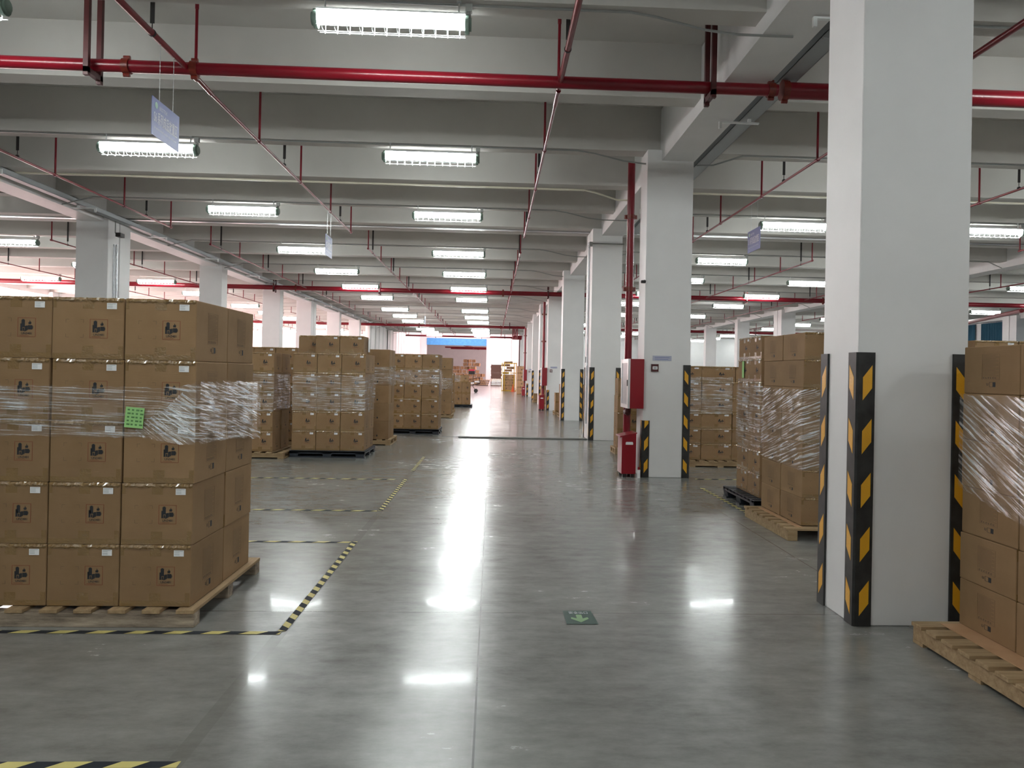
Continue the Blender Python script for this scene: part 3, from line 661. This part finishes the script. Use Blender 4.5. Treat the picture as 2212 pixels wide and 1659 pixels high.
# pallets
def woodpallet(x0, x1, y0, y1, h, axis, lab, m=None, bottom=True, mside=None):
    r = empty('wooden_pallet', (x0, y0, 0)); Wd, D = x1 - x0, y1 - y0; m = m or wood
    sb = h - .022; nb = 7
    if axis == 'x':
        for i in range(3):
            yy = i * (D - .09) / 2; MB().box(0, Wd, yy, yy + .09, .02 if bottom else 0, sb).build('stringer', mside or m, r, bevel=.003)
        for i in range(nb):
            xx = i * (Wd - .1) / (nb - 1); MB().box(xx, xx + .1, -.012, D + .012, sb, h).build('deck_board', woody if m is wood else m, r, bevel=.003)
        if bottom:
            for i in range(3): xx = i * (Wd - .1) / 2; MB().box(xx, xx + .1, 0, D, 0, .02).build('bottom_board', m, r)
    else:
        for i in range(3):
            xx = i * (Wd - .09) / 2; MB().box(xx, xx + .09, 0, D, .02 if bottom else 0, sb).build('stringer', mside or m, r, bevel=.003)
        for i in range(nb + 1):
            yy = i * (D - .1) / nb; MB().box(-.012, Wd + .012, yy, yy + .1, sb, h).build('deck_board', m, r, bevel=.003)
        if bottom:
            for i in range(3): yy = i * (D - .1) / 2; MB().box(0, Wd, yy, yy + .1, 0, .02).build('bottom_board', m, r)
    return tag(r, lab, 'pallet')
def plasticpallet(x0, x1, y0, y1, h, lab):
    r = empty('plastic_pallet', (x0, y0, 0)); Wd, D = x1 - x0, y1 - y0; mb = MB()
    for i in range(9): yy = i * (D - .09) / 8; mb.box(0, Wd, yy, yy + .09, h - .03, h)
    mb.box(0, Wd, 0, .02, h - .05, h - .002).box(0, Wd, D - .02, D, h - .05, h - .002).box(0, .02, 0, D, h - .05, h - .002).box(Wd - .02, Wd, 0, D, h - .05, h - .002)
    mb.build('deck', plast, r, bevel=.003)
    for i in range(3):
        for j in range(3):
            xx = i * (Wd - .16) / 2; yy = j * (D - .16) / 2
            MB().add([(xx + .015, yy + .0, .02), (xx + .145, yy, .02), (xx + .145, yy + .16, .02), (xx + .015, yy + .16, .02), (xx, yy, h - .03), (xx + .16, yy, h - .03), (xx + .16, yy + .16, h - .03), (xx, yy + .16, h - .03)],
                     [(0, 3, 2, 1), (4, 5, 6, 7), (0, 1, 5, 4), (1, 2, 6, 5), (2, 3, 7, 6), (3, 0, 4, 7)]).build('foot', plast, r)
    mb = MB()
    for j in range(3): yy = j * (D - .14) / 2; mb.box(0, Wd, yy, yy + .14, 0, .02)
    mb.build('bottom_rail', plast, r)
    return tag(r, lab, 'pallet')
def wrap(name, pts, lab, m=film, nu=60, nv=26, amp=.003):
    # pts: (x, y, zlow, zhigh) going round the stack
    mb = MB(); mb.uv = []; L_ = 0; segs = []
    for a, b in zip(pts, pts[1:]): segs.append(math.dist(a[:2], b[:2]))
    us = []
    for si, (a, b) in enumerate(zip(pts, pts[1:])):
        k = max(2, int(segs[si] / .035))
        for i in range(k + (si == len(segs) - 1)): us.append((L_ + segs[si] * i / k, [a[q] + (b[q] - a[q]) * i / k for q in range(4)], Vector((b[1] - a[1], a[0] - b[0], 0)).normalized()))
        L_ += segs[si]
    ph = [random.uniform(0, 6.3) for _ in range(nv + 1)]
    for u, p, nn in us:
        for jx in range(nv + 1):
            t = jx / nv; off = .004 + amp * (.5 + .5 * math.sin(ph[jx] + u * 5 + jx * 1.9)) * random.uniform(.7, 1)
            z = p[2] + (p[3] - p[2]) * t
            if jx in (0, nv): z += random.uniform(-.006, .006)
            mb.v.append((p[0] + nn.x * off, p[1] + nn.y * off, z)); mb.uv.append((u, t * (p[3] - p[2])))
    for i in range(len(us) - 1):
        for jx in range(nv):
            a = i * (nv + 1) + jx; mb.f.append([a, a + nv + 1, a + nv + 2, a + 1]); mb.mi.append(0)
    o = mb.build('stretch_wrap', m, smooth=False); o.data.polygons.foreach_set('use_smooth', [True] * len(o.data.polygons))
    return tag(o, lab, 'stretch wrap')

# nearest left pallet
H1 = .355
woodpallet(-2.93, -1.685, 4.505, 5.75, .103, 'x', 'weathered wooden pallet under the nearest carton stack at the left', None, False, woodold)
stack('nearest stack at the left', -2.952, 4.555, .105, .405, .53, H1, 3, 2, 5, hide=((0, 1), (1, 1)))
put(.405, .53, H1, -2.33, 5.36, .105 + 4 * (H1 + .0015), 0, 'top layer carton at back middle, nearest stack at the left', 'cartons of nearest stack at the left')
put(.405, .53, H1, -2.745, 5.36, .105 + 4 * (H1 + .0015), 0, 'top layer carton at back left, nearest stack at the left', 'cartons of nearest stack at the left')
wrap('w', [(-2.96, 4.548, 1.085, 1.375), (-1.92, 4.548, 1.085, 1.375), (-1.72, 4.548, 1.06, 1.40), (-1.705, 4.565, 1.06, 1.40), (-1.70, 5.64, 1.015, 1.405), (-1.71, 5.66, 1.015, 1.4)], 'clear stretch film band round the nearest carton stack at the left', film)
wrap('w', [(-1.703, 4.56, 1.05, 1.415), (-1.694, 5.1, 1.04, 1.41), (-1.685, 5.67, .99, 1.39)], 'bright taut film on the right side of the nearest carton stack', films, amp=.007)
wrap('w', [(-2.05, 4.543, 1.10, 1.14), (-1.88, 4.542, 1.06, 1.26), (-1.712, 4.542, 1.045, 1.42)], 'fan of creased film at the front corner of the nearest carton stack', filmf, amp=.005)
n_ = MB().box(0, .105, -.001, .001, 0, .118).build('paper_note', note, loc=(-2.115, 4.533, 1.145)); n_.rotation_euler = (0, .08, 0)
mb = MB()
for r_ in range(5):
    for c_ in range(4): mb.box(.012 + c_ * .024, .012 + c_ * .024 + (.012 if (r_ + c_) % 3 else .018), -.0018, -.0014, .014 + r_ * .021, .014 + r_ * .021 + .009)
mb.build('handwriting', mat('dark_green_ink', (.10, .25, .08), .7), n_); tag(n_, 'light green paper note stuck on the film of the nearest stack', 'paper note')

# second row on the left
woodpallet(-4.7, -3.44, 12.95, 14.2, .105, 'x', 'wooden pallet under the wrapped stack behind the nearest one', None, True)
stack('wrapped stack just behind the nearest one', -4.47, 13.05, .107, .405, .5, .33, 2, 2, 5, hide=((0, 1),))
wrap('w', [(-4.48, 13.04, .78, 1.42), (-3.65, 13.04, .78, 1.42), (-3.64, 13.05, .8, 1.4), (-3.64, 14.05, .8, 1.4)], 'clear stretch film round the stack just behind the nearest one')
plasticpallet(-3.42, -2.15, 13.22, 14.42, .112, 'black plastic pallet under the three-wide stack left of the aisle')
stack('three-wide stack left of the aisle', -3.405, 13.3, .114, .405, .5, .33, 3, 2, 5, hide=((0, 1), (1, 1)))
for i, (x, y) in enumerate(((-3.16, 13.75), (-2.835, 13.57), (-2.42, 13.57))):
    put(.405, .5, .31, x, y, .114 + 5 * .3315, 0, 'loose extra carton on top of the three-wide stack, %s one' % ('left', 'middle', 'right')[i], 'cartons on top of the three-wide stack')
wrap('w', [(-3.41, 13.29, .79, 1.40), (-2.19, 13.29, .79, 1.40), (-2.17, 13.31, .8, 1.42), (-2.16, 14.32, .8, 1.42)], 'clear stretch film round the three-wide stack left of the aisle')
tag(MB().box(0, .002, 0, .16, 0, .23).build('paper_sheet', label, loc=(-2.2, 13.7, 1.82)), 'white paper sheet on the side of the top right carton', 'paper')
# stacks behind them
woodpallet(-5.1, -3.7, 15.0, 16.1, .12, 'x', 'wooden pallet of the hidden stack behind the wrapped one')
stack('taller stack seen over the wrapped one', -5.0, 15.0, .125, .405, .5, .355, 3, 1, 5)
woodpallet(-3.2, -2.02, 15.55, 16.6, .115, 'x', 'wooden pallet with blocks behind the three-wide stack')
stack('plain-fronted stack behind the three-wide one', -3.13, 15.6, .117, .4, .525, .36, 2, 2, 5, rz=-math.pi / 2, hide=((0, 1),))
wrap('w', [(-3.13, 15.59, 1.22, 1.58), (-2.06, 15.59, 1.22, 1.58), (-2.05, 15.61, 1.2, 1.6), (-2.05, 16.4, 1.2, 1.6)], 'clear film round the plain-fronted stack')
plasticpallet(-2.5, -1.25, 18.42, 19.6, .115, 'black plastic pallet by the expansion joint left of the aisle')
stack('stack on black pallet at the floor joint', -2.505, 18.5, .118, .405, .5, .357, 3, 2, 5, hide=((0, 1), (1, 1)))
wrap('w', [(-2.51, 18.49, 1.2, 1.5), (-1.27, 18.49, 1.2, 1.55), (-1.26, 18.51, .95, 1.55), (-1.26, 19.5, .95, 1.5)], 'clear film round the stack at the floor joint')
woodpallet(-2.45, -1.28, 25.0, 26.1, .115, 'x', 'wooden pallet of the fourth stack down the aisle')
stack('fourth stack down the left of the aisle', -2.38, 25.1, .118, .4, .525, .366, 2, 2, 5, rz=-math.pi / 2, hide=((0, 1),), detail=1)
wrap('w', [(-2.3, 25.09, .95, 1.3), (-1.31, 25.09, .95, 1.3), (-1.3, 25.2, .95, 1.3)], 'clear film round the fourth stack down the aisle')
woodpallet(-2.4, -1.38, 28.2, 29.2, .115, 'x', 'wooden pallet of the fifth stack down the aisle')
stack('fifth stack down the left of the aisle', -2.2, 28.3, .118, .4, .4, .33, 2, 1, 4, detail=1)
plasticpallet(-1.75, -.85, 32.95, 34.0, .11, 'dark pallet under the low pale stack far down the aisle')
stack('low pale stack far down the aisle', -1.66, 33.05, .113, .36, .36, .48, 2, 1, 2, detail=0)
put(.36, .36, .3, -1.2, 33.25, .113 + .965, 0, 'single carton on the low pale stack far down the aisle', 'cartons of low pale stack far down the aisle', None, 0)
woodpallet(-2.3, -1.2, 37.8, 39, .12, 'x', 'wooden pallet of the film wrapped grey stack')
stack('film wrapped grey stack far down the aisle', -2.1, 37.9, .125, .42, .5, .4, 2, 1, 3, detail=0)
wrap('w', [(-2.1, 37.88, .15, 1.35), (-1.24, 37.88, .15, 1.35), (-1.23, 38.4, .15, 1.35)], 'grey film covering a stack far down the aisle')

# right bay stacks
woodpallet(2.45, 3.6, 3.2, 4.33, .118, 'y', 'wooden pallet under the cartons at the right edge', None, True)
stack('stack at the right edge of the view', 2.70, 3.345, .12, .52, .47, .262, 2, 2, 6, hide=((1, 0),), skip=())
wrap('w', [(2.692, 4.305, .90, 1.43), (2.69, 3.85, .80, 1.43), (2.688, 3.34, .7, 1.43)], 'clear creased film on the stack at the right edge', filmr, amp=.004)
tag(MB().box(2.58, 2.7, 3.3, 4.28, .1185, .1215).build('cardboard_sheet', card2), 'flat cardboard sheet lying on the right edge pallet', 'cardboard sheet')
woodpallet(2.76, 3.95, 7.0, 8.22, .115, 'y', 'rough wooden pallet behind the nearest column', None, False)
stack('prints-out stack behind the nearest column', 2.93, 7.12, .118, .42, .53, .259, 2, 2, 7, hide=((1, 1),))
wrap('w', [(2.92, 8.2, .67, 1.40), (2.915, 7.13, .64, 1.40), (2.93, 7.11, .64, 1.40), (3.75, 7.1, .64, 1.40)], 'clear crossed film on the stack behind the nearest column', filmx, amp=.006)
tag(MB().box(2.86, 2.92, 7.05, 8.1, .1155, .1185).build('cardboard_sheet', card2), 'flat cardboard sheet on the rough pallet behind the nearest column', 'cardboard sheet')
plasticpallet(2.94, 4.14, 8.45, 9.6, .13, 'dark plastic pallet beside the right bay aisle')
stack('labelled stack on dark pallet in the right bay', 3.06, 8.62, .133, .41, .53, .263, 1, 2, 7, rz=-math.pi / 2)
wrap('w', [(3.05, 9.46, .7, 1.42), (3.05, 8.61, .7, 1.42), (3.07, 8.6, .7, 1.4), (3.5, 8.6, .7, 1.4)], 'clear film on the labelled stack in the right bay')
tag(MB().box(0, .002, 0, .07, 0, .2).build('paper_note', note, loc=(3.046, 9.2, 1.5)), 'pale green paper tag on the labelled stack in the right bay', 'paper note')
woodpallet(3.3, 4.35, 12.65, 13.8, .11, 'x', 'wooden pallet of the stack seen right of the second column')
stack('low boxes stack right of the second column', 2.985, 12.75, .112, .52, .5, .2595, 3, 1, 6, skip=((2, 0, 5),))
stack('set-back stack right of the second column', 3.0, 14.3, .12, .52, .5, .262, 4, 1, 6)
woodpallet(3.0, 5.1, 14.25, 15, .115, 'x', 'wooden pallet of the set-back stack')
wrap('w', [(3.0, 12.74, .88, 1.5), (4.03, 12.74, .88, 1.5), (4.04, 12.76, .88, 1.5), (4.05, 13.2, .88, 1.45)], 'clear film round the stack right of the second column')
stack('stack behind the hydrant column', 2.4, 14.6, .12, .5, .4, .33, 1, 1, 4)
woodpallet(2.35, 2.95, 14.5, 15.1, .115, 'x', 'small wooden pallet behind the hydrant column')
# stack behind the right edge one
woodpallet(6.6, 8.4, 8.6, 9.8, .12, 'x', 'wooden pallet of the tall stack at far right')
stack('tall stack beyond the right edge one', 5.6, 8.7, .125, .52, .5, .265, 4, 1, 7)
# far pieces behind the right columns
for i, (x, y, n, nm) in enumerate(((2.36, 26.6, 3, 'behind the fourth column'), (2.33, 28.2, 2, 'low behind the fourth column'), (2.2, 34.6, 3, 'behind the fifth column'), (2.15, 39.8, 1, 'behind the sixth column'))):
    woodpallet(x - .02, x + 1.0, y - .03, y + .9, .12, 'x', 'wooden pallet %s' % nm)
    stack('stack ' + nm, x, y, .123, .42, .5, .34, 2, 1, n, detail=0)
stack('pale tall stack beside the yellow frame', 1.75, 54.6, .0, .52, .5, .5, 1, 1, 4, m=card2, detail=0)

# ------------------------------------------------------------ far end objects
o = empty('yellow_steel_frame', (.78, 63.4, 0)); mb = MB()
for x in (0, .2, 1.0, 1.18):
    MB().box(x - .03, x + .03, 0, .06, 0, 2.35).build('upright', yframe, o)
for z in (.05, 1.5, 2.3): MB().box(0, 1.18, 0, .05, z - .03, z + .03).build('rail', yframe, o)
tag(o, 'tall yellow steel frame at the far end of the aisle', 'steel frame')
stack('orange stack inside the yellow frame', .86, 63.6, .0, .5, .5, .46, 2, 1, 3, m=card2, detail=0)
for i in range(5):
    put(.52, .5, .2, 1.1 + .2 * (i % 3), 63.9, 1.4 + .215 * i, .2 * i, 'flattened carton %s from below on the orange stack' % ORD[i], 'flattened cartons on the orange stack', card2, 0)
o = empty('traffic_cone', (1.66, 61.8, 0)); MB().cyl((0, 0, .03), (0, 0, .6), .14, 16, 0, .02).build('cone_body', orng, o, smooth=True); MB().box(-.18, .18, -.18, .18, 0, .03).build('cone_base', orng, o)
tag(o, 'orange traffic cone by the foot of the yellow frame', 'traffic cone')
darkb = mat('dark_board_edges', (.10, .07, .055), .9, spec=.1)
for i in range(12):
    x = .42 + random.uniform(-.03, .03)
    tag(MB().box(-.6, .6, -.5, .5, 0, .133).build('board_stack_layer', darkb, loc=(x, 88.5, .82 + i * .135)), 'dark flat board bundle, %s from below in the tall pile' % ORD[i], 'board bundle', 'dark board bundles in the tall pile')
for i in range(5):
    p_ = woodpallet(-.2, 1.05, 88, 89.1, .13, 'x', 'wooden pallet, %s from below under the dark boards' % ORD[i], wood if i > 2 else darkb, True); p_.location.z = .0 + .17 * i
for i in range(6):
    p_ = woodpallet(-1.9 + .05 * i, -.5 + .04 * i, 88, 89, .11, 'x', 'scattered wooden pallet, %s from below left of the dark boards' % ORD[i], wood if i % 2 else darkb, True); p_.location.z = .115 * i
HEAP = [(0, 9), (1, 9), (2, 8), (3, 7), (4, 4), (5, 3)]
for k_, n_c in HEAP:
    for i in range(n_c):
        x = -5.9 + .55 * i + .2 * (k_ % 2) if k_ < 4 else -3.6 + .56 * i
        o = put(.44, .42, .40, x + random.uniform(-.03, .03), 101 + .35 * k_ + random.uniform(-.1, .1), .45 + .47 * k_, random.uniform(-.5, .5),
                'tumbled carton beyond the far doorway, %s from left in the %s course' % (ORD[i], ORD[k_]), 'tumbled cartons beyond the far doorway', card2, 0)
        o.rotation_euler.x = random.uniform(-.12, .12); o.rotation_euler.y = random.uniform(-.12, .12)
tag(MB().box(-6.3, -.9, 100.4, 103.8, 0, .40).build('low_platform', woody), 'low loading platform under the tumbled cartons', 'platform')
tag(MB().box(-7.88, -.78, 91.9, 92.0, 4.68, 5.5).build('blue_sheet', bluem), 'long blue sheet hung above the far doorway', 'blue sheet')
# hand cart with a red topped crate
o = empty('hand_cart', (-1.55, 56.8, 0))
mb = MB()
for z in (.55, .8, 1.02): mb.path([(-.25, 0, z - .1), (.15, 0, z), (.65, .1, z + .12)], .02, 6)
mb.path([(-.2, 0, .45), (-.25, 0, 1.0)], .02, 6).path([(.15, 0, .5), (.12, 0, 1.35)], .02, 6).path([(.65, .1, .7), (.6, .1, 1.15)], .02, 6).path([(-.2, 0, .45), (.65, .1, .7)], .025, 6).path([(.1, 0, .5), (.35, 0, .15)], .02, 6)
mb.build('cart_frame', blackm, o)
MB().cyl((.35, -.03, .15), (.35, .03, .15), .15, 20).build('wheel', rubber, o, smooth=True); MB().cyl((-.15, -.03, .1), (-.15, .03, .1), .1, 18).build('wheel', rubber, o, smooth=True)
MB().box(-.2, .25, -.15, .15, 1.35, 1.6).build('crate', blackm, o); MB().box(-.22, .24, -.17, .17, 1.6, 1.72).build('red_cover', mat('pink_red_cloth', (.7, .05, .1), .8), o)
MB().box(-.15, .2, -.1, .1, .66, .76).box(.25, .6, -.05, .12, .76, .88).build('white_bundle', label, o)
tag(o, 'black hand cart carrying a crate with a red cover far down the aisle', 'cart')
# valve cluster at the end of the aisle
o = empty('valve_cluster', (1.75, 56, 0)); mb = MB()
for k in range(4): mb.cyl((-.1 * k, .3 * k, 4.0), (-.1 * k, .3 * k, 5.49), .05, 10).cyl((-.3, .3 * k, 4.2 - .06 * k), (.35, .3 * k, 4.2 - .06 * k), .04, 10)
mb.build('pipe_body', red, o); tag(o, 'cluster of red valves and pipes high at the end of the right columns', 'fire pipe')
tag(MB().cyl((2.0, 58, 0), (2.0, 58, 4.2), .04, 10).build('drain_pipe', dred), 'thin dark red upright pipe at the end of the right columns', 'pipe')
# curtains on the right wall
for k in range(8):
    y0 = 18.9 + 5.5 * k; mb = MB(); vs = []; fs = []; nn = 110
    for i in range(nn + 1):
        yy = y0 + 4.9 * i / nn; x = 26.3 + .05 * math.sin(i * 1.35); vs += [(x, yy, .01), (x, yy, 4.66), (x + .02, yy, .01), (x + .02, yy, 4.66)]
    for i in range(nn):
        a = 4 * i; fs += [(a, a + 4, a + 5, a + 1), (a + 2, a + 3, a + 7, a + 6)]
    tag(mb.add(vs, fs).build('curtain', curt), 'long pleated blue curtain on the far right wall, %s from the camera' % ORD[k], 'curtain', 'curtains on the far right wall')
